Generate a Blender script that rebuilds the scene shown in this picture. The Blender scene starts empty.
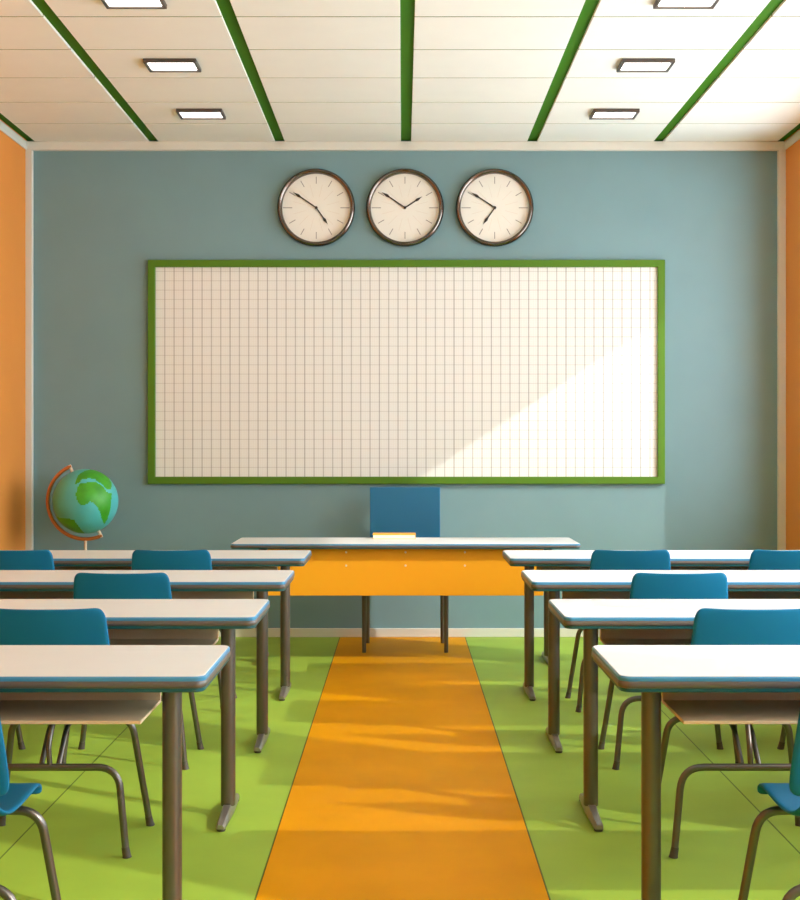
import bpy, bmesh, math, random
from mathutils import Vector, Matrix
PI = math.pi
random.seed(4)
scene = bpy.context.scene
COL = scene.collection

# ------------------------------------------------------------------ materials
def s2l(c):
    c = c / 255.0
    return c / 12.92 if c <= 0.04045 else ((c + 0.055) / 1.055) ** 2.4

def rgb(r, g, b):
    return (s2l(r), s2l(g), s2l(b), 1.0)

def mat(name, col, rough=0.5, metal=0.0, spec=0.5, var=0.0, vscale=6.0, bump=0.0, bscale=60.0, coat=0.0):
    m = bpy.data.materials.new(name)
    m.use_nodes = True
    nt = m.node_tree
    b = nt.nodes['Principled BSDF']
    b.inputs['Base Color'].default_value = col
    b.inputs['Roughness'].default_value = rough
    b.inputs['Metallic'].default_value = metal
    b.inputs['Specular IOR Level'].default_value = spec
    b.inputs['Coat Weight'].default_value = coat
    if var or bump:
        tc = nt.nodes.new('ShaderNodeTexCoord')
    if var:
        n = nt.nodes.new('ShaderNodeTexNoise')
        n.inputs['Scale'].default_value = vscale
        n.inputs['Detail'].default_value = 6
        nt.links.new(tc.outputs['Object'], n.inputs['Vector'])
        r = nt.nodes.new('ShaderNodeValToRGB')
        r.color_ramp.elements[0].position = 0.3
        r.color_ramp.elements[1].position = 0.7
        r.color_ramp.elements[0].color = tuple(c * (1 - var) for c in col[:3]) + (1,)
        r.color_ramp.elements[1].color = tuple(min(1, c * (1 + var)) for c in col[:3]) + (1,)
        nt.links.new(n.outputs['Fac'], r.inputs['Fac'])
        nt.links.new(r.outputs['Color'], b.inputs['Base Color'])
    if bump:
        n2 = nt.nodes.new('ShaderNodeTexNoise')
        n2.inputs['Scale'].default_value = bscale
        n2.inputs['Detail'].default_value = 3
        nt.links.new(tc.outputs['Object'], n2.inputs['Vector'])
        bp = nt.nodes.new('ShaderNodeBump')
        bp.inputs['Strength'].default_value = bump
        bp.inputs['Distance'].default_value = 0.002
        nt.links.new(n2.outputs['Fac'], bp.inputs['Height'])
        nt.links.new(bp.outputs['Normal'], b.inputs['Normal'])
    return m

def emit_mat(name, col, strength):
    m = bpy.data.materials.new(name)
    m.use_nodes = True
    nt = m.node_tree
    nt.nodes.clear()
    o = nt.nodes.new('ShaderNodeOutputMaterial')
    e = nt.nodes.new('ShaderNodeEmission')
    e.inputs['Color'].default_value = col
    e.inputs['Strength'].default_value = strength
    nt.links.new(e.outputs[0], o.inputs['Surface'])
    return m

def glass_mat(name):
    m = bpy.data.materials.new(name)
    m.use_nodes = True
    nt = m.node_tree
    nt.nodes.clear()
    o = nt.nodes.new('ShaderNodeOutputMaterial')
    t = nt.nodes.new('ShaderNodeBsdfTransparent')
    g = nt.nodes.new('ShaderNodeBsdfGlossy')
    g.inputs['Roughness'].default_value = 0.02
    x = nt.nodes.new('ShaderNodeMixShader')
    x.inputs[0].default_value = 0.05
    nt.links.new(t.outputs[0], x.inputs[1])
    nt.links.new(g.outputs[0], x.inputs[2])
    nt.links.new(x.outputs[0], o.inputs['Surface'])
    return m

def add_lines(m, axis, period, width, dark, offset=0.0, amount=1.0):
    """Thin repeating joint lines along one object axis, multiplied into the base colour."""
    nt = m.node_tree
    b = nt.nodes['Principled BSDF']
    tc = nt.nodes.new('ShaderNodeTexCoord')
    sp = nt.nodes.new('ShaderNodeSeparateXYZ')
    nt.links.new(tc.outputs['Object'], sp.inputs[0])
    def math_(op, a, bb=None):
        n = nt.nodes.new('ShaderNodeMath')
        n.operation = op
        for i, v in enumerate((a, bb)):
            if v is None:
                continue
            if isinstance(v, (int, float)):
                n.inputs[i].default_value = v
            else:
                nt.links.new(v, n.inputs[i])
        return n.outputs[0]
    v = math_('SUBTRACT', sp.outputs[axis], offset)
    v = math_('ADD', v, period * 100 + period / 2)
    v = math_('MODULO', v, period)
    v = math_('SUBTRACT', v, period / 2)
    v = math_('ABSOLUTE', v)
    v = math_('LESS_THAN', v, width / 2)
    v = math_('MULTIPLY', v, amount)
    mx = nt.nodes.new('ShaderNodeMix')
    mx.data_type = 'RGBA'
    inp = b.inputs['Base Color']
    if inp.is_linked:
        src = inp.links[0].from_socket
        nt.links.new(src, mx.inputs[6])
    else:
        mx.inputs[6].default_value = inp.default_value
    mx.inputs[7].default_value = dark
    nt.links.new(v, mx.inputs[0])
    nt.links.new(mx.outputs[2], inp)

M = {}
M['wall_blue'] = mat('blue_grey_paint', rgb(117, 151, 157), 0.7, var=0.03, vscale=3, bump=0.08, bscale=90)
M['wall_orange'] = mat('orange_paint', rgb(230, 144, 59), 0.65, var=0.02, vscale=3, bump=0.06, bscale=90)
M['cream'] = mat('cream_paint', rgb(216, 216, 206), 0.55)
M['ceil'] = mat('ceiling_panel', rgb(234, 234, 226), 0.8, var=0.012, vscale=5)
M['ceil_green'] = mat('ceiling_green', rgb(56, 110, 4), 0.75, spec=0.15)
M['ceil_edge'] = mat('ceiling_panel_edge', rgb(128, 140, 70), 0.8)
M['board_green'] = mat('board_frame_green', rgb(80, 122, 26), 0.5, spec=0.3)
M['board_face'] = mat('squared_board', rgb(230, 232, 228), 0.6)
M['fl_green'] = mat('green_floor', rgb(153, 184, 64), 0.5, var=0.09, vscale=2.2, spec=0.2)
M['fl_orange'] = mat('orange_floor', rgb(220, 150, 0), 0.5, var=0.09, vscale=2.2, spec=0.06)
add_lines(M['fl_green'], 0, 0.864, 0.006, rgb(86, 110, 30), 0.432)
add_lines(M['fl_orange'], 0, 0.864, 0.005, rgb(84, 66, 14), 0.432)
M['white_top'] = mat('white_laminate', rgb(222, 225, 223), 0.45, var=0.012, vscale=9)
M['edge_blue'] = mat('blue_edge', rgb(70, 142, 184), 0.3)
M['edge_brown'] = mat('brown_edge', rgb(100, 92, 85), 0.3)
M['edge_blue_shaded'] = mat('shaded_blue_edge', rgb(14, 84, 88), 0.4)  # lower band of the blue edge, its shade put into the colour
M['steel'] = mat('brown_steel', rgb(112, 106, 100), 0.36, metal=0.85)
M['steel_light'] = mat('pale_steel', rgb(160, 154, 146), 0.38, metal=0.8)
M['rubber'] = mat('dark_rubber', rgb(78, 70, 62), 0.6)
M['shelf'] = mat('beige_shelf', rgb(230, 203, 164), 0.5, var=0.03, vscale=8)
M['chair_blue'] = mat('chair_blue', rgb(18, 112, 154), 0.6, spec=0.2, var=0.02, vscale=8)
M['chair_royal'] = mat('teacher_chair_blue', rgb(20, 106, 146), 0.5)
M['panel_yellow'] = mat('yellow_panel', rgb(234, 162, 26), 0.5, spec=0.3)
M['chrome'] = mat('bronze_chrome', rgb(118, 106, 98), 0.2, metal=1.0)
M['clock_face'] = mat('clock_face', rgb(234, 232, 222), 0.6)
M['tick'] = mat('clock_tick', rgb(150, 145, 138), 0.6)
M['tick_faint'] = mat('clock_ray', rgb(222, 213, 199), 0.6)
M['hand'] = mat('clock_hand', rgb(42, 36, 32), 0.5)
M['ocean'] = mat('globe_ocean', rgb(84, 186, 188), 0.4, var=0.05, vscale=12)
M['land'] = mat('globe_land', rgb(64, 160, 30), 0.45, var=0.18, vscale=14)
M['copper'] = mat('copper', rgb(196, 120, 66), 0.38, metal=0.6)
M['ivory'] = mat('ivory', rgb(226, 208, 186), 0.4)
M['page'] = mat('book_page', rgb(250, 240, 212), 0.7)
M['book_yellow'] = mat('book_cover', rgb(236, 176, 60), 0.5)
M['lamp_frame'] = mat('lamp_frame', rgb(88, 80, 74), 0.4, metal=0.4)
M['lamp'] = emit_mat('lamp_light', (1.0, 0.95, 0.88, 1), 9.0)
M['glass'] = glass_mat('window_glass')
M['win_frame'] = mat('window_frame', rgb(236, 234, 228), 0.5)

# squared board: vertical lines stronger than horizontal ones, faint sub-lines
GRID = 0.0643
add_lines(M['board_face'], 0, GRID / 4, 0.0022, rgb(214, 204, 192), 0.0, 0.35)
add_lines(M['board_face'], 2, GRID / 4, 0.0022, rgb(220, 211, 200), 0.0, 0.25)
add_lines(M['board_face'], 2, GRID, 0.0065, rgb(140, 136, 128), 0.0, 0.24)
add_lines(M['board_face'], 0, GRID, 0.0085, rgb(126, 122, 114), 0.0, 0.44)
add_lines(M['board_face'], 0, GRID * 4, 0.006, rgb(96, 92, 84), 0.0, 0.18)

# ------------------------------------------------------------------ geometry helpers
def obj(name, bm, material, parent=None, loc=None, smooth=False, bevel=0.0, segs=2):
    bmesh.ops.recalc_face_normals(bm, faces=bm.faces[:])
    me = bpy.data.meshes.new(name)
    bm.to_mesh(me)
    bm.free()
    mats = material if isinstance(material, (list, tuple)) else [material]
    for k in mats:
        me.materials.append(k)
    o = bpy.data.objects.new(name, me)
    COL.objects.link(o)
    if parent:
        o.parent = parent
    if loc:
        o.location = loc
    if smooth:
        for p in me.polygons:
            p.use_smooth = True
        try:
            me.set_sharp_from_angle(angle=math.radians(smooth if smooth is not True else 40))
        except Exception:
            pass
    if bevel:
        md = o.modifiers.new('bevel', 'BEVEL')
        md.width = bevel
        md.segments = segs
        md.limit_method = 'ANGLE'
        md.angle_limit = math.radians(40)
    return o

def tag(o, label, cat, group=None):
    o['label'] = label
    o['category'] = cat
    if group:
        o['group'] = group
    return o

def thing(name, label, cat, loc=(0, 0, 0), group=None):
    o = bpy.data.objects.new(name, None)
    o.empty_display_size = 0.1
    COL.objects.link(o)
    o.location = loc
    return tag(o, label, cat, group)

def struct(name, bm, m, **k):
    o = obj(name, bm, m, **k)
    if not k.get('parent'):
        o['kind'] = 'structure'
    return o

def dup(root, loc, label, group=None):
    r = root.copy()
    COL.objects.link(r)
    r.location = loc
    r['label'] = label
    if group:
        r['group'] = group
    for ch in list(root.children):
        c = ch.copy()
        COL.objects.link(c)
        c.parent = r
        for g in list(ch.children):
            d = g.copy()
            COL.objects.link(d)
            d.parent = c
    return r

def box(bm, x0, x1, y0, y1, z0, z1, mi=0):
    vs = [bm.verts.new((x, y, z)) for z in (z0, z1) for y in (y0, y1) for x in (x0, x1)]
    for idx in ((0, 2, 3, 1), (4, 5, 7, 6), (0, 1, 5, 4), (2, 6, 7, 3), (0, 4, 6, 2), (1, 3, 7, 5)):
        f = bm.faces.new([vs[i] for i in idx])
        f.material_index = mi

def B():
    return bmesh.new()

def boxm(*a):
    bm = B()
    box(bm, *a)
    return bm

def rrect(x0, x1, y0, y1, r, n=6):
    pts = []
    for cx, cy, a0 in ((x1 - r, y0 + r, -PI / 2), (x1 - r, y1 - r, 0), (x0 + r, y1 - r, PI / 2), (x0 + r, y0 + r, PI)):
        for k in range(n + 1):
            a = a0 + PI / 2 * k / n
            pts.append((cx + r * math.cos(a), cy + r * math.sin(a)))
    return pts

def loft(bm, loops, cap=True):
    rings = [[bm.verts.new(p) for p in lp] for lp in loops]
    n = len(rings[0])
    for a, b in zip(rings[:-1], rings[1:]):
        for i in range(n):
            bm.faces.new((a[i], a[(i + 1) % n], b[(i + 1) % n], b[i]))
    if cap:
        bm.faces.new(rings[0][::-1])
        bm.faces.new(rings[-1])
    return rings

def slab(x0, x1, y0, y1, r, prof):
    """Rounded rectangle stacked through a profile of (outset, z)."""
    bm = B()
    loops = []
    for o, z in prof:
        loops.append([(x, y, z) for x, y in rrect(x0 - o, x1 + o, y0 - o, y1 + o, max(0.002, r + o))])
    loft(bm, loops)
    return bm

def fillet(pts, r, n=6):
    pts = [Vector(p) for p in pts]
    out = [pts[0]]
    for i in range(1, len(pts) - 1):
        a, b, c = pts[i - 1], pts[i], pts[i + 1]
        u, v = (a - b), (c - b)
        rr = min(r, u.length * 0.49, v.length * 0.49)
        p0, p1 = b + u.normalized() * rr, b + v.normalized() * rr
        for k in range(n + 1):
            t = k / n
            out.append(p0 * (1 - t) ** 2 + b * 2 * t * (1 - t) + p1 * t * t)
    out.append(pts[-1])
    return out

def tube(bm, pts, r, n=12, r_end=None):
    pts = [Vector(p) for p in pts]
    m = len(pts)
    T = []
    for i in range(m):
        a = pts[max(0, i - 1)]
        b = pts[min(m - 1, i + 1)]
        T.append((b - a).normalized())
    up = Vector((0, 0, 1)) if abs(T[0].z) < 0.9 else Vector((0, 1, 0))
    u = T[0].cross(up).normalized()
    loops = []
    for i in range(m):
        if i:
            q = T[i - 1].rotation_difference(T[i])
            u = q @ u
            u = (u - T[i] * u.dot(T[i])).normalized()
        v = T[i].cross(u)
        rad = r if r_end is None else r + (r_end - r) * i / (m - 1)
        loops.append([pts[i] + (u * math.cos(2 * PI * k / n) + v * math.sin(2 * PI * k / n)) * rad for k in range(n)])
    loft(bm, loops)

def lathe(bm, prof, n=48, axis='z', close=False):
    rings = []
    for r, h in prof:
        ring = []
        for k in range(n):
            a = 2 * PI * k / n
            c, s = r * math.cos(a), r * math.sin(a)
            ring.append((c, s, h) if axis == 'z' else (c, -h, s))
        rings.append(ring)
    if close:
        rings.append(rings[0])
        vs = [[bm.verts.new(p) for p in lp] for lp in rings[:-1]]
        vs.append(vs[0])
        for a, b in zip(vs[:-1], vs[1:]):
            for i in range(n):
                bm.faces.new((a[i], a[(i + 1) % n], b[(i + 1) % n], b[i]))
    else:
        loft(bm, rings)

# ------------------------------------------------------------------ dimensions
F_PX, CX, CY = 1374.0, 402.5, 443.0
CAM_Z = 1.338
YW = 9.48                 # board wall
YR = -2.2                 # wall behind the camera
XL, XR = -2.59, 2.634
ZC = 3.411                # underside of ceiling panels
MID = 0.024

# ------------------------------------------------------------------ room
bm = B()
for x0, x1, mi in ((XL, -0.432, 0), (-0.432, 0.432, 1), (0.432, XR, 0)):
    vs = [bm.verts.new(p) for p in ((x0, YR, 0), (x1, YR, 0), (x1, YW, 0), (x0, YW, 0))]
    f = bm.faces.new(vs)
    f.material_index = mi
    vs = [bm.verts.new(p) for p in ((x0, YR, -0.1), (x1, YR, -0.1), (x1, YW, -0.1), (x0, YW, -0.1))]
    bm.faces.new(vs[::-1]).material_index = mi
struct('floor', bm, [M['fl_green'], M['fl_orange']])

T = 0.12
TR = 0.45                # unseen depth of the window wall, shaped to shade the board wall's right corner
struct('wall_front', boxm(XL - T, XR + TR, YW, YW + T, -0.1, ZC + 0.2), M['wall_blue'])
struct('wall_back', boxm(XL - T, XR + TR, YR - T, YR, -0.1, ZC + 0.2), M['cream'])
struct('wall_left', boxm(XL - T, XL, YR, YW, -0.1, ZC + 0.2), M['wall_orange'])

WIN = [(7.45, 8.985), (5.78, 7.20), (4.12, 5.54), (2.46, 3.88), (0.80, 2.22), (-0.86, 0.56)]
WZ0, WZ1 = 0.92, 3.07
bm = B()
box(bm, XR, XR + TR, YR, YW, -0.1, WZ0)
box(bm, XR, XR + TR, YR, YW, WZ1, ZC + 0.2)
edges = [YR] + [v for w in reversed(WIN) for v in w] + [YW]
for a, b in zip(edges[::2], edges[1::2]):
    box(bm, XR, XR + TR, a, b, WZ0, WZ1)
struct('wall_right', bm, M['wall_orange'])
for i, (a, b) in enumerate(WIN):
    bm = B()
    x0, x1, t = XR + TR - 0.06, XR + TR - 0.015, 0.042
    box(bm, x0, x1, a, a + t, WZ0, WZ1)
    box(bm, x0, x1, b - t, b, WZ0, WZ1)
    box(bm, x0, x1, a + t, b - t, WZ0, WZ0 + t)
    box(bm, x0, x1, a + t, b - t, WZ1 - t, WZ1)
    w = struct('window_%d' % (i + 1), bm, M['win_frame'])
    obj('pane', boxm(XR + TR - 0.04, XR + TR - 0.034, a + t, b - t, WZ0 + t, WZ1 - t), M['glass'], w)
    l = bpy.data.lights.new('window_portal', 'AREA')
    l.shape = 'RECTANGLE'
    l.size = b - a
    l.size_y = WZ1 - WZ0
    l.cycles.is_portal = True
    lo = bpy.data.objects.new('window_portal', l)
    COL.objects.link(lo)
    lo.location = (XR + TR + 0.01, (a + b) / 2, (WZ0 + WZ1) / 2)
    lo.rotation_euler = Vector((-1, 0, 0)).to_track_quat('-Z', 'Z').to_euler()

# ceiling: hung cream panels with green strips set back between the columns
PITCH, STRIPE, PY = 0.8686, 0.070, 0.56
REC = 0.013
bm = B()
box(bm, XL - T, XR + TR, YR - T, YW + T, ZC + REC + 0.012, ZC + 0.15, 1)
cols = []
for k in range(-3, 3):
    x0 = MID + k * PITCH + STRIPE / 2
    x1 = MID + (k + 1) * PITCH - STRIPE / 2
    if k == -3:
        x0 = XL + 0.062
    if k == 2:
        x1 = XR - 0.056
    cols.append((x0, x1))
for x0, x1 in cols:
    y = YW - 0.002
    while y > YR:
        y0 = max(YR, y - PY + 0.012)
        c = 0.0015
        lo_ = [(x0 + c, y0 + c, ZC), (x1 - c, y0 + c, ZC), (x1 - c, y - c, ZC), (x0 + c, y - c, ZC)]
        mid_ = [(x0, y0, ZC + c), (x1, y0, ZC + c), (x1, y, ZC + c), (x0, y, ZC + c)]
        hi_ = [(p[0], p[1], ZC + REC + 0.011) for p in mid_]
        rings = loft(bm, [lo_, mid_, hi_])
        for f in rings[1][0].link_faces[:] + rings[1][2].link_faces[:]:
            cy_ = f.calc_center_median()
            if cy_.z > ZC + 0.004 and (abs(cy_.y - y0) < 1e-4 or abs(cy_.y - y) < 1e-4):
                f.material_index = 2
        y -= PY
struct('ceiling', bm, [M['ceil'], M['ceil_green'], M['ceil_edge']])
n_trim = 1
for k in range(-3, 4):
    xc = MID + k * PITCH
    x0 = XL if k == -3 else xc - STRIPE / 2
    x1 = XR if k == 3 else XL + 0.062 if k == -3 else xc + STRIPE / 2
    if k == 3:
        x0 = XR - 0.056
    struct('trim_%d' % n_trim, boxm(x0, x1, YR, YW, ZC + REC, ZC + REC + 0.011), M['ceil_green'])
    n_trim += 1
# crown and corner mouldings
CR = 0.060
struct('trim_%d' % n_trim, boxm(XL, XR, YW - 0.045, YW, ZC - CR, ZC - 0.001), M['cream'], bevel=0.003); n_trim += 1
struct('trim_%d' % n_trim, boxm(XL, XL + 0.010, YR, YW - 0.045, ZC - CR, ZC - 0.001), M['cream'], bevel=0.003); n_trim += 1
struct('trim_%d' % n_trim, boxm(XR - 0.010, XR, YR, YW - 0.045, ZC - CR, ZC - 0.001), M['cream'], bevel=0.003); n_trim += 1
struct('trim_%d' % n_trim, boxm(XL, XL + 0.045, YW - 0.045, YW, 0.0, ZC - CR), M['cream'], bevel=0.003); n_trim += 1
struct('trim_%d' % n_trim, boxm(XR - 0.05, XR, YW - 0.045, YW, 0.0, ZC - CR), M['cream'], bevel=0.003); n_trim += 1
struct('baseboard_front', boxm(XL + 0.045, XR - 0.05, YW - 0.018, YW, 0, 0.061), M['cream'], bevel=0.004)
struct('baseboard_left', boxm(XL, XL + 0.018, YR, YW - 0.045, 0, 0.061), M['cream'], bevel=0.004)
struct('baseboard_right', boxm(XR - 0.018, XR, YR, YW - 0.045, 0, 0.061), M['cream'], bevel=0.004)

# ------------------------------------------------------------------ ceiling lamps
LW, LD = 0.286, 0.205
def make_lamp(loc, label):
    t = thing('ceiling_light', label, 'ceiling light', loc, 'recessed ceiling lights')
    bm = B()
    fw = 0.017
    for x0, x1, y0, y1 in ((-LW / 2, LW / 2, -LD / 2, -LD / 2 + fw), (-LW / 2, LW / 2, LD / 2 - fw, LD / 2),
                           (-LW / 2, -LW / 2 + fw, -LD / 2 + fw, LD / 2 - fw), (LW / 2 - fw, LW / 2, -LD / 2 + fw, LD / 2 - fw)):
        box(bm, x0, x1, y0, y1, -0.022, 0)
    obj('frame', bm, M['lamp_frame'], t, bevel=0.003)
    obj('diffuser', boxm(-LW / 2 + fw, LW / 2 - fw, -LD / 2 + fw, LD / 2 - fw, -0.012, -0.001), M['lamp'], t)
    return t
lamp0 = None
lamp_pos = [(-1.262, 8.615, 'left', 'nearest the board wall'), (-1.256, 7.505, 'left', 'second from the board wall'),
            (-1.256, 6.395, 'left', 'cut by the top of the photo'), (1.327, 8.615, 'right', 'nearest the board wall'),
            (1.327, 7.505, 'right', 'second from the board wall'), (1.327, 6.395, 'right', 'cut by the top of the photo')]
for x, y, side, which in lamp_pos:
    lab = 'glowing rectangular ceiling light in the %s column, %s' % (side, which)
    if lamp0 is None:
        lamp0 = make_lamp((x, y, ZC), lab)
    else:
        dup(lamp0, (x, y, ZC), lab)

# ------------------------------------------------------------------ board
BX0, BX1, BZ0, BZ1 = -1.752, 1.806, 1.056, 2.598
FW = 0.0495
bt = thing('presentation_board', 'wide cream squared board in a green frame on the blue wall', 'board', ((BX0 + BX1) / 2, YW, BZ0))
w2, h = (BX1 - BX0) / 2, BZ1 - BZ0
bm = B()
outer = [(-w2, 0), (w2, 0), (w2, h), (-w2, h)]
inner = [(-w2 + FW, FW), (w2 - FW, FW), (w2 - FW, h - FW), (-w2 + FW, h - FW)]
DP = 0.034
loops = []
for pts, y in ((outer, 0), (outer, -DP + 0.004), ([(x * (1 - 0.002), z + (0.003 if z < h / 2 else -0.003)) for x, z in outer], -DP),
               ([(x + (-0.003 if x < 0 else 0.003), z + (-0.003 if z < h / 2 else 0.003)) for x, z in inner], -DP), (inner, -DP + 0.004), (inner, 0)):
    loops.append([bm.verts.new((x, y, z)) for x, z in pts])
loops.append(loops[0])
for a, b in zip(loops[:-1], loops[1:]):
    for i in range(4):
        bm.faces.new((a[i], a[(i + 1) % 4], b[(i + 1) % 4], b[i]))
obj('frame', bm, M['board_green'], bt)
o = obj('board_panel', boxm(0, 2 * (w2 - FW), -0.012, -0.001, 0, h - 2 * FW), M['board_face'], bt, loc=(-w2 + FW, 0, FW))

# ------------------------------------------------------------------ clocks
def clock_hand(L, w, head):
    """Slim tapering hand with a spade near the tip; built pointing up +z."""
    bm = B()
    pts = [(-w, -0.004), (-w, L - head * 1.75), (-w * 2.3, L - head * 1.2), (-w * 1.4, L - head * 0.75), (-w * 0.6, L - head * 0.45), (0, L),
           (w * 0.6, L - head * 0.45), (w * 1.4, L - head * 0.75), (w * 2.3, L - head * 1.2), (w, L - head * 1.75), (w, -0.004)]
    loft(bm, [[(x, 0, z) for x, z in pts], [(x, -0.003, z) for x, z in pts]])
    return bm

def make_clock(x, label, hour_deg, min_deg):
    R = 0.268
    t = thing('wall_clock', label, 'clock', (x, YW, 2.958), 'three round clocks above the board')
    bm = B()
    lathe(bm, [(R - 0.006, 0), (R, 0.012), (R, 0.028), (R - 0.006, 0.042), (R - 0.016, 0.048), (R - 0.026, 0.044), (R - 0.031, 0.034), (R - 0.034, 0.018), (R - 0.034, 0)], 72, 'y', True)
    obj('bezel', bm, M['chrome'], t, smooth=50)
    bm = B()
    RF = R - 0.034
    lathe(bm, [(RF, 0.001), (RF, 0.016)], 72, 'y')
    def bar(ang, r0, r1, w, lift, mi):
        d = Vector((math.sin(ang), 0, math.cos(ang)))
        s = Vector((math.cos(ang), 0, -math.sin(ang)))
        o = Vector((0, -0.016, 0))
        vs = []
        for y in (0, -lift):
            for r, q in ((r0, -w), (r0, w), (r1, w), (r1, -w)):
                vs.append(bm.verts.new(o + d * r + s * q + Vector((0, y, 0))))
        for idx in ((0, 1, 2, 3), (7, 6, 5, 4), (0, 4, 5, 1), (1, 5, 6, 2), (2, 6, 7, 3), (3, 7, 4, 0)):
            bm.faces.new([vs[i] for i in idx]).material_index = mi
    for k in range(24):
        if k % 2:
            bar(k * PI / 12 , 0.075, 0.165, 0.0011, 0.0003, 2)
    for k in range(12):
        a = k * PI / 6
        if k % 6 == 3:
            bar(a, RF - 0.068, RF - 0.004, 0.0028, 0.0008, 1)
        else:
            bar(a, RF - 0.068, RF - 0.020, 0.0026, 0.0008, 1)
    obj('face', bm, [M['clock_face'], M['tick'], M['tick_faint']], t)
    o = obj('hour_hand', clock_hand(0.142, 0.0042, 0.034), M['hand'], t, loc=(0, -0.018, 0))
    o.rotation_euler = (0, math.radians(hour_deg), 0)
    o = obj('minute_hand', clock_hand(0.192, 0.0042, 0.036), M['hand'], t, loc=(0, -0.0225, 0))
    o.rotation_euler = (0, math.radians(min_deg), 0)
    bm = B()
    lathe(bm, [(0.010, 0.0165), (0.010, 0.028), (0.007, 0.030)], 20, 'y')
    obj('hub', bm, M['hand'], t)
    return t
make_clock(-0.594, 'left round clock, hands near ten to five, above the green framed board', 145, 304)
make_clock(0.017, 'middle round clock, hands near ten to two, above the green framed board', 57, 304)
make_clock(0.635, 'right round clock, hands near ten to seven, above the green framed board', 215, 303)

# ------------------------------------------------------------------ student desks
ZT = 0.74
DL, DD = 1.99, 0.55

def leg_post(bm, x, y, z0, z1, a=0.026, b=0.03):
    n = 20
    lp = lambda z: [(x + a * math.copysign(abs(math.cos(t)) ** 0.8, math.cos(t)), y + b * math.copysign(abs(math.sin(t)) ** 0.8, math.sin(t)), z) for t in [2 * PI * k / n for k in range(n)]]
    loft(bm, [lp(z0), lp(z1)])

def foot_bar(x, y0, y1):
    bm = B()
    st = [(y0, 0.013, 0.024), (y0 + 0.012, 0.016, 0.029), (y0 + 0.14, 0.019, 0.040), ((y0 + y1) / 2, 0.021, 0.05),
          (y1 - 0.14, 0.019, 0.040), (y1 - 0.012, 0.016, 0.029), (y1, 0.013, 0.024)]
    loops = []
    for y, w, h_ in st:
        loops.append([(x - w, y, 0.010), (x + w, y, 0.010), (x + w, y, h_ * 0.65), (x + w * 0.6, y, h_), (x - w * 0.6, y, h_), (x - w, y, h_ * 0.65)])
    loft(bm, loops)
    return bm

def pad(x, y):
    bm = B()
    loft(bm, [[(x + r * math.cos(2 * PI * k / 14), y + r * math.sin(2 * PI * k / 14), z) for k in range(14)] for r, z in ((0.014, 0), (0.016, 0.004), (0.015, 0.011))])
    return bm

def t_leg(t, x, ypost, y0, y1, ztop):
    bm = B()
    leg_post(bm, x, ypost, 0.04, ztop)
    lg = obj('leg', bm, M['steel'], t, smooth=40)
    obj('foot', foot_bar(x, y0, y1), M['steel_light'], lg, smooth=30)
    obj('foot_pad', pad(x, y0 + 0.02), M['rubber'], lg)
    obj('foot_pad', pad(x, y1 - 0.02), M['rubber'], lg)

def desk_top(t, x0, x1, y0, y1, r=0.03, thick=0.042):
    k = thick / 0.042
    z = lambda d: ZT - d * k
    obj('edge_band', slab(x0, x1, y0, y1, r, [(0, z(0.0130)), (0, z(0.005)), (-0.004, z(0.0012))]), M['edge_blue'], t, smooth=30)
    obj('tabletop', slab(x0 + 0.0035, x1 - 0.0035, y0 + 0.0035, y1 - 0.0035, r, [(0, z(0.0012)), (-0.001, z(0))]), M['white_top'], t, smooth=30)
    obj('edge_moulding', slab(x0, x1, y0, y1, r, [(-0.003, z(0.0315)), (0.001, z(0.0285)), (0.0015, z(0.0225)), (0.0005, z(0.0145)), (-0.001, z(0.0130))]), M['edge_brown'], t, smooth=50)
    obj('underframe', slab(x0 + 0.003, x1 - 0.003, y0 + 0.003, y1 - 0.003, r, [(-0.003, z(0.042)), (0, z(0.040)), (0, z(0.0315))]), M['edge_blue_shaded'], t, smooth=30)

def make_desk(loc, label):
    t = thing('student_desk', label, 'desk', loc, 'student desks in two columns')
    h2 = DL / 2
    desk_top(t, -h2, h2, 0, DD)
    for s in (-1, 1):
        t_leg(t, s * (h2 - 0.119), 0.215, 0.0, 0.43, ZT - 0.042)
    e = h2 - 0.169
    bm = B()
    box(bm, -e, e, 0.03, 0.32, 0.611, 0.620)
    box(bm, -e, e, 0.32, 0.332, 0.611, ZT - 0.042)
    obj('book_shelf', bm, M['shelf'], t, bevel=0.0015, segs=1)
    return t

ROWS = [3.52, 4.72, 5.92, 7.12]
ORD = ['nearest the camera', 'second from the camera', 'third from the camera', 'farthest from the camera']
desk0 = None
XD = {'left': -0.507 - DL / 2, 'right': 0.557 + DL / 2}
for side in ('left', 'right'):
    for i, y in enumerate(ROWS):
        lab = 'white topped desk with blue edge, %s of the aisle, %s' % (side, ORD[i])
        p = (XD[side], y, 0)
        if desk0 is None:
            desk0 = make_desk(p, lab)
        else:
            dup(desk0, p, lab)

# ------------------------------------------------------------------ student chairs (origin under the rear feet)
def shell(profile, half, dish, thick, nx=14, corner=0.0):
    """Curved sheet: profile = list of (y, z, half width, curve depth along y, dish along z)."""
    bm = B()
    vs = []
    for (y, z, hw, cy, cz) in profile:
        row = []
        for k in range(nx + 1):
            u = -1 + 2 * k / nx
            row.append(bm.verts.new((u * hw, y + cy * (1 - u * u) * -1, z - cz * (1 - u * u))))
        vs.append(row)
    for a, b in zip(vs[:-1], vs[1:]):
        for k in range(nx):
            bm.faces.new((a[k], a[k + 1], b[k + 1], b[k]))
    return bm

def solid(o, th, off=0.0, sub=1):
    md = o.modifiers.new('thickness', 'SOLIDIFY')
    md.thickness = th
    md.offset = off
    if sub:
        sd = o.modifiers.new('smooth', 'SUBSURF')
        sd.levels = sub
        sd.render_levels = sub
    return o

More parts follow.
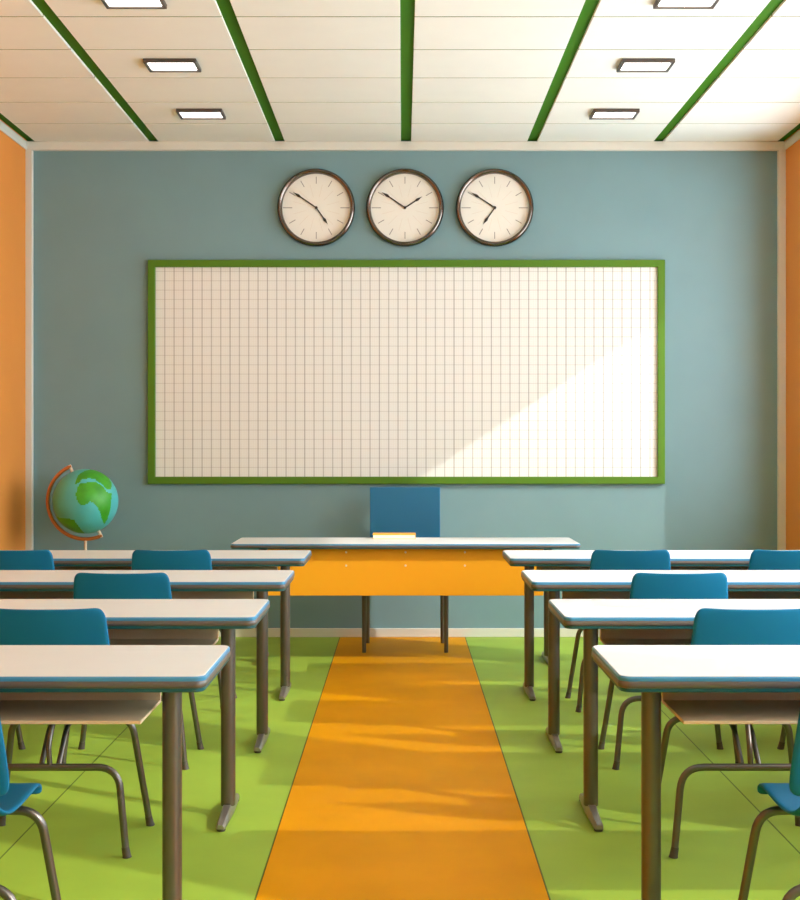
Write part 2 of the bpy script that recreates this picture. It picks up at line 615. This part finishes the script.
def make_chair(loc, label):
    t = thing('student_chair', label, 'chair', loc, 'blue student chairs')
    # backrest: z 0.47 -> 0.80, leaning back towards the camera
    prof = []
    for z, hw in ((0.500, 0.196), (0.508, 0.209), (0.53, 0.214), (0.57, 0.213), (0.64, 0.208), (0.71, 0.202), (0.765, 0.198), (0.788, 0.195),
                  (0.801, 0.188), (0.809, 0.180), (0.812, 0.168)):
        s = (z - 0.47) / 0.33
        y = 0.032 - 0.085 * s
        prof.append((y, z, hw, 0.022, 0.003 * max(0, (z - 0.7) / 0.1)))
    o = obj('backrest', shell(prof, 0, 0, 0), M['chair_blue'], t, smooth=True)
    solid(o, 0.010)
    prof = [(0.018, 0.515, 0.16, 0.02, 0.0), (0.022, 0.485, 0.178, 0.018, 0.004), (0.040, 0.462, 0.195, 0.012, 0.012), (0.075, 0.453, 0.2, 0.006, 0.02), (0.12, 0.450, 0.2, 0.0, 0.024),
            (0.18, 0.450, 0.2, 0, 0.024), (0.25, 0.453, 0.2, 0, 0.018), (0.305, 0.456, 0.2, 0, 0.010), (0.340, 0.455, 0.2, 0, 0.003),
            (0.362, 0.446, 0.2, 0, 0.0), (0.371, 0.430, 0.199, 0, 0.0), (0.366, 0.415, 0.197, 0, 0.0)]
    o = obj('seat', shell(prof, 0, 0, 0), M['chair_blue'], t, smooth=True)
    solid(o, 0.012, -1)
    r = 0.012
    # front and rear inverted-U leg frames
    bm = B()
    fh, rh = 0.388, 0.288
    tube(bm, fillet([(-0.257, 0.365, 0.020), (-0.205, 0.315, fh), (0.205, 0.315, fh), (0.257, 0.365, 0.022)], 0.06, 8), r)
    obj('front_legs', bm, M['steel'], t, smooth=60)
    bm = B()
    tube(bm, fillet([(-0.25, -0.005, 0.022), (-0.222, 0.01, rh), (0.222, 0.01, rh), (0.25, -0.005, 0.022)], 0.07, 8), r)
    obj('rear_legs', bm, M['steel'], t, smooth=60)
    bm = B()
    tube(bm, fillet([(0, 0.012, rh + 0.004), (-0.004, 0.010, 0.36), (0, 0.05, 0.418)], 0.03, 5), 0.009)
    for s in (-1, 1):
        tube(bm, fillet([(s * 0.028, 0.014, rh + 0.004), (s * 0.028, 0.13, 0.404), (s * 0.028, 0.315, fh)], 0.05, 5), 0.009)
    obj('seat_strut', bm, M['steel'], t, smooth=60)
    for x, y, dx, dy in ((-0.257, 0.365, -1, 1), (0.257, 0.365, 1, 1), (-0.25, -0.005, -1, 0), (0.25, -0.005, 1, 0)):
        bm = B()
        tube(bm, [(x + dx * 0.004, y + dy * 0.003, 0.0), (x + dx * 0.003, y + dy * 0.002, 0.006), (x - dx * 0.002, y - dy * 0.003, 0.034)], 0.0155, 14, 0.0125)
        for v in bm.verts:
            v.co.z = max(0.0, v.co.z)
        obj('foot_cap', bm, M['rubber'], t, smooth=50)
    return t

chair0 = None
XA = {'left': (-1.143, -1.924), 'right': (1.128, 1.914)}
RN = ['nearest', 'second nearest', 'third nearest', 'farthest']
for side in ('left', 'right'):
    for i, y in enumerate(ROWS):
        for j, x in enumerate(XA[side]):
            if j == 1 and i < 2:
                continue            # wholly outside the frame
            if i == 0:
                lab = 'blue plastic chair cut by the %s edge of the photo, at the nearest %s desk' % (side, side)
            else:
                lab = 'blue plastic chair at the %s %s desk, on its %s place' % (RN[i], side, 'wall side' if j else 'aisle side')
            p = (x, y - 0.28, 0)
            if chair0 is None:
                chair0 = make_chair(p, lab)
            else:
                dup(chair0, p, lab)

# ------------------------------------------------------------------ teacher's desk, chair and book
TY = 8.14
t = thing('teacher_desk', 'long teacher desk with yellow front panel below the board', 'desk', (0.018, TY, 0))
desk_top(t, -1.04, 1.04, 0, 0.56, 0.03, 0.03)
for s in (-1, 1):
    t_leg(t, s * 0.872, 0.26, 0.10, 0.50, ZT - 0.03)
pn = obj('front_panel', boxm(-0.825, 0.825, 0.075, 0.093, 0.425, ZT - 0.03), M['panel_yellow'], t, bevel=0.002, segs=1)
for x in (-0.355, 0.0, 0.355):
    for z in (0.685, 0.605):
        bm = B()
        lathe(bm, [(0.0065, 0), (0.0065, 0.002), (0.004, 0.003)], 16, 'y')
        obj('screw', bm, M['ivory'], pn, loc=(x, 0.075, z))

t = thing('teacher_chair', 'blue square backed chair behind the teacher desk', 'chair', (0.017, 8.77, 0))
obj('backrest', boxm(-0.235, 0.235, 0.41, 0.432, 0.50, 1.043), M['chair_royal'], t, bevel=0.004)
obj('seat', boxm(-0.278, 0.278, -0.01, 0.405, 0.44, 0.47), M['chair_royal'], t, bevel=0.008)
for s in (-1, 1):
    for x0, x1, y0, y1 in ((0.262, 0.262, 0.0, 0.02), (0.25, 0.25, 0.42, 0.40)):
        bm = B()
        tube(bm, [(s * x0, y0, 0.0), (s * x1, y1, 0.44)], 0.013, 12, 0.016)
        obj('leg', bm, M['steel'], t, smooth=60)
bm = B()
for s in (-1, 1):
    box(bm, s * 0.15 - 0.02, s * 0.15 + 0.02, 0.4325, 0.44, 0.45, 0.62)
    box(bm, s * 0.15 - 0.02, s * 0.15 + 0.02, 0.36, 0.44, 0.428, 0.4395)
obj('back_bracket', bm, M['steel'], t)

t = thing('book', 'closed yellow book lying on the teacher desk', 'book', (-0.052, 8.56, ZT))
obj('page_block', boxm(-0.13, 0.13, 0.001, 0.125, 0.003, 0.024), M['page'], t)
bm = B()
box(bm, -0.134, 0.134, 0.0, 0.13, 0.0, 0.003)
box(bm, -0.134, 0.134, 0.0, 0.13, 0.024, 0.031)
box(bm, -0.134, 0.134, 0.126, 0.13, 0.003, 0.024)
obj('cover', bm, M['book_yellow'], t)

# ------------------------------------------------------------------ globe on a floor stand
GX, GY, GZ, GR = -2.09, 9.06, 0.954, 0.2125
t = thing('globe', 'green and turquoise globe in a copper arm left of the board', 'globe', (GX, GY, 0))
land_px = [
    # outlines on the near half, measured on a ball of radius 164 centred at (426, 305)
    [(378, 270), (385, 230), (400, 210), (440, 205), (480, 205), (510, 225), (530, 255), (555, 262), (552, 300), (548, 350), (535, 390), (518, 420), (508, 400), (498, 360),
     (485, 330), (470, 312), (450, 300), (435, 310), (420, 322), (400, 315), (385, 295)],
    [(375, 215), (380, 190), (395, 165), (420, 150), (450, 143), (485, 148), (515, 165), (540, 185), (556, 215), (552, 240), (530, 240), (505, 215), (480, 200), (475, 188), (440, 186), (410, 190), (395, 205)],
    [(262, 366), (300, 385), (340, 385), (370, 392), (385, 415), (405, 445), (424, 466), (380, 466), (330, 445), (290, 410)],
]
land = [[((px - 426) / 164.0, (305 - py) / 164.0) for px, py in q] for q in land_px]
far = [
    [(-0.6, 0.2), (-0.3, 0.6), (0.1, 0.7), (0.35, 0.5), (0.3, 0.2), (0.05, 0.0), (-0.15, 0.1), (-0.4, -0.05)],
    [(0.3, -0.3), (0.55, -0.25), (0.62, -0.5), (0.45, -0.68), (0.25, -0.55)],
]
def inside(p, poly):
    x, y = p
    c = False
    j = len(poly) - 1
    for i in range(len(poly)):
        xi, yi = poly[i]
        xj, yj = poly[j]
        if (yi > y) != (yj > y) and x < (xj - xi) * (y - yi) / (yj - yi) + xi:
            c = not c
        j = i
    return c
bm = B()
bmesh.ops.create_uvsphere(bm, u_segments=160, v_segments=80, radius=GR)
for f in bm.faces:
    c = f.calc_center_median().normalized()
    if c.y < 0:
        hit = any(inside((c.x, c.z), q) for q in land)
    else:
        hit = any(inside((c.x, c.z), q) for q in far)
    f.material_index = 1 if hit else 0
ball = obj('ball', bm, [M['ocean'], M['land']], t, loc=(0, 0, GZ), smooth=True)
ball.rotation_euler = (0, 0, math.atan2(-GX, GY))
AR = 0.250
tilt = math.radians(24)
top = Vector((-math.sin(tilt), 0, math.cos(tilt)))
pts = []
a0 = math.atan2(top.z, top.x)
for k in range(37):
    a = a0 - math.radians(2) + math.radians(184) * k / 36
    pts.append((AR * math.cos(a), 0, AR * math.sin(a)))
bm = B()
n = 8
loops = []
for p in pts:
    d = Vector(p).normalized()
    c = Vector(p)
    loops.append([c + d * (0.0125 * math.cos(2 * PI * k / n)) + Vector((0, 0.013 * math.sin(2 * PI * k / n), 0)) for k in range(n)])
loft(bm, loops)
obj('meridian_arm', bm, M['copper'], t, loc=(0, 0, GZ), smooth=60)
for s in (1, -1):
    bm = B()
    tube(bm, [top * s * (GR + 0.001), top * s * (GR + 0.03), top * s * (AR + 0.011)], 0.0105, 14)
    obj('pivot_knob', bm, M['ivory'], t, loc=(0, 0, GZ), smooth=50)
bm = B()
tube(bm, [(0, 0, 0.03), (0, 0, GZ - AR - 0.008)], 0.0095, 14)
obj('stand_pole', bm, M['ivory'], t, smooth=50)
bm = B()
lathe(bm, [(0.15, 0), (0.152, 0.008), (0.14, 0.018), (0.05, 0.026), (0.02, 0.04)], 40)
obj('stand_base', bm, M['ivory'], t, smooth=40)

# ------------------------------------------------------------------ light
SUN_DIR = Vector((-1.0, 0.60, -0.653)).normalized()
l = bpy.data.lights.new('sun', 'SUN')
l.energy = 3.2
l.angle = math.radians(0.8)
l.color = (1.0, 0.95, 0.87)
so = bpy.data.objects.new('sun', l)
COL.objects.link(so)
so.rotation_euler = SUN_DIR.to_track_quat('-Z', 'Y').to_euler()
so.location = (8, 2, 6)

w = bpy.data.worlds.new('daylight')
scene.world = w
w.use_nodes = True
bg = w.node_tree.nodes['Background']
bg.inputs['Color'].default_value = (0.79, 0.95, 1.06, 1)
bg.inputs['Strength'].default_value = 11.5

# ------------------------------------------------------------------ camera
cam = bpy.data.cameras.new('camera')
cam.sensor_fit = 'VERTICAL'
cam.sensor_height = 36.0
cam.lens = 36.0 * F_PX / 900.0
cam.shift_x = -(CX - 400.0) / 900.0
cam.shift_y = (CY - 450.0) / 900.0
cam.clip_start = 0.05
co = bpy.data.objects.new('camera', cam)
COL.objects.link(co)
co.location = (0, 0, CAM_Z)
co.rotation_euler = (PI / 2, 0, 0)
scene.camera = co

# ------------------------------------------------------------------ colour management and sampling quality
vs_ = scene.view_settings
scene.display_settings.display_device = 'sRGB'
vs_.view_transform = 'Standard'
vs_.look = 'None'
vs_.gamma = 1.0
vs_.use_curve_mapping = False
vs_.exposure = -0.14
cy = scene.cycles
cy.use_denoising = True
cy.max_bounces = 12
cy.diffuse_bounces = 8
cy.glossy_bounces = 4
cy.transparent_max_bounces = 8
cy.caustics_reflective = False
cy.caustics_refractive = False
cy.sample_clamp_indirect = 8.0
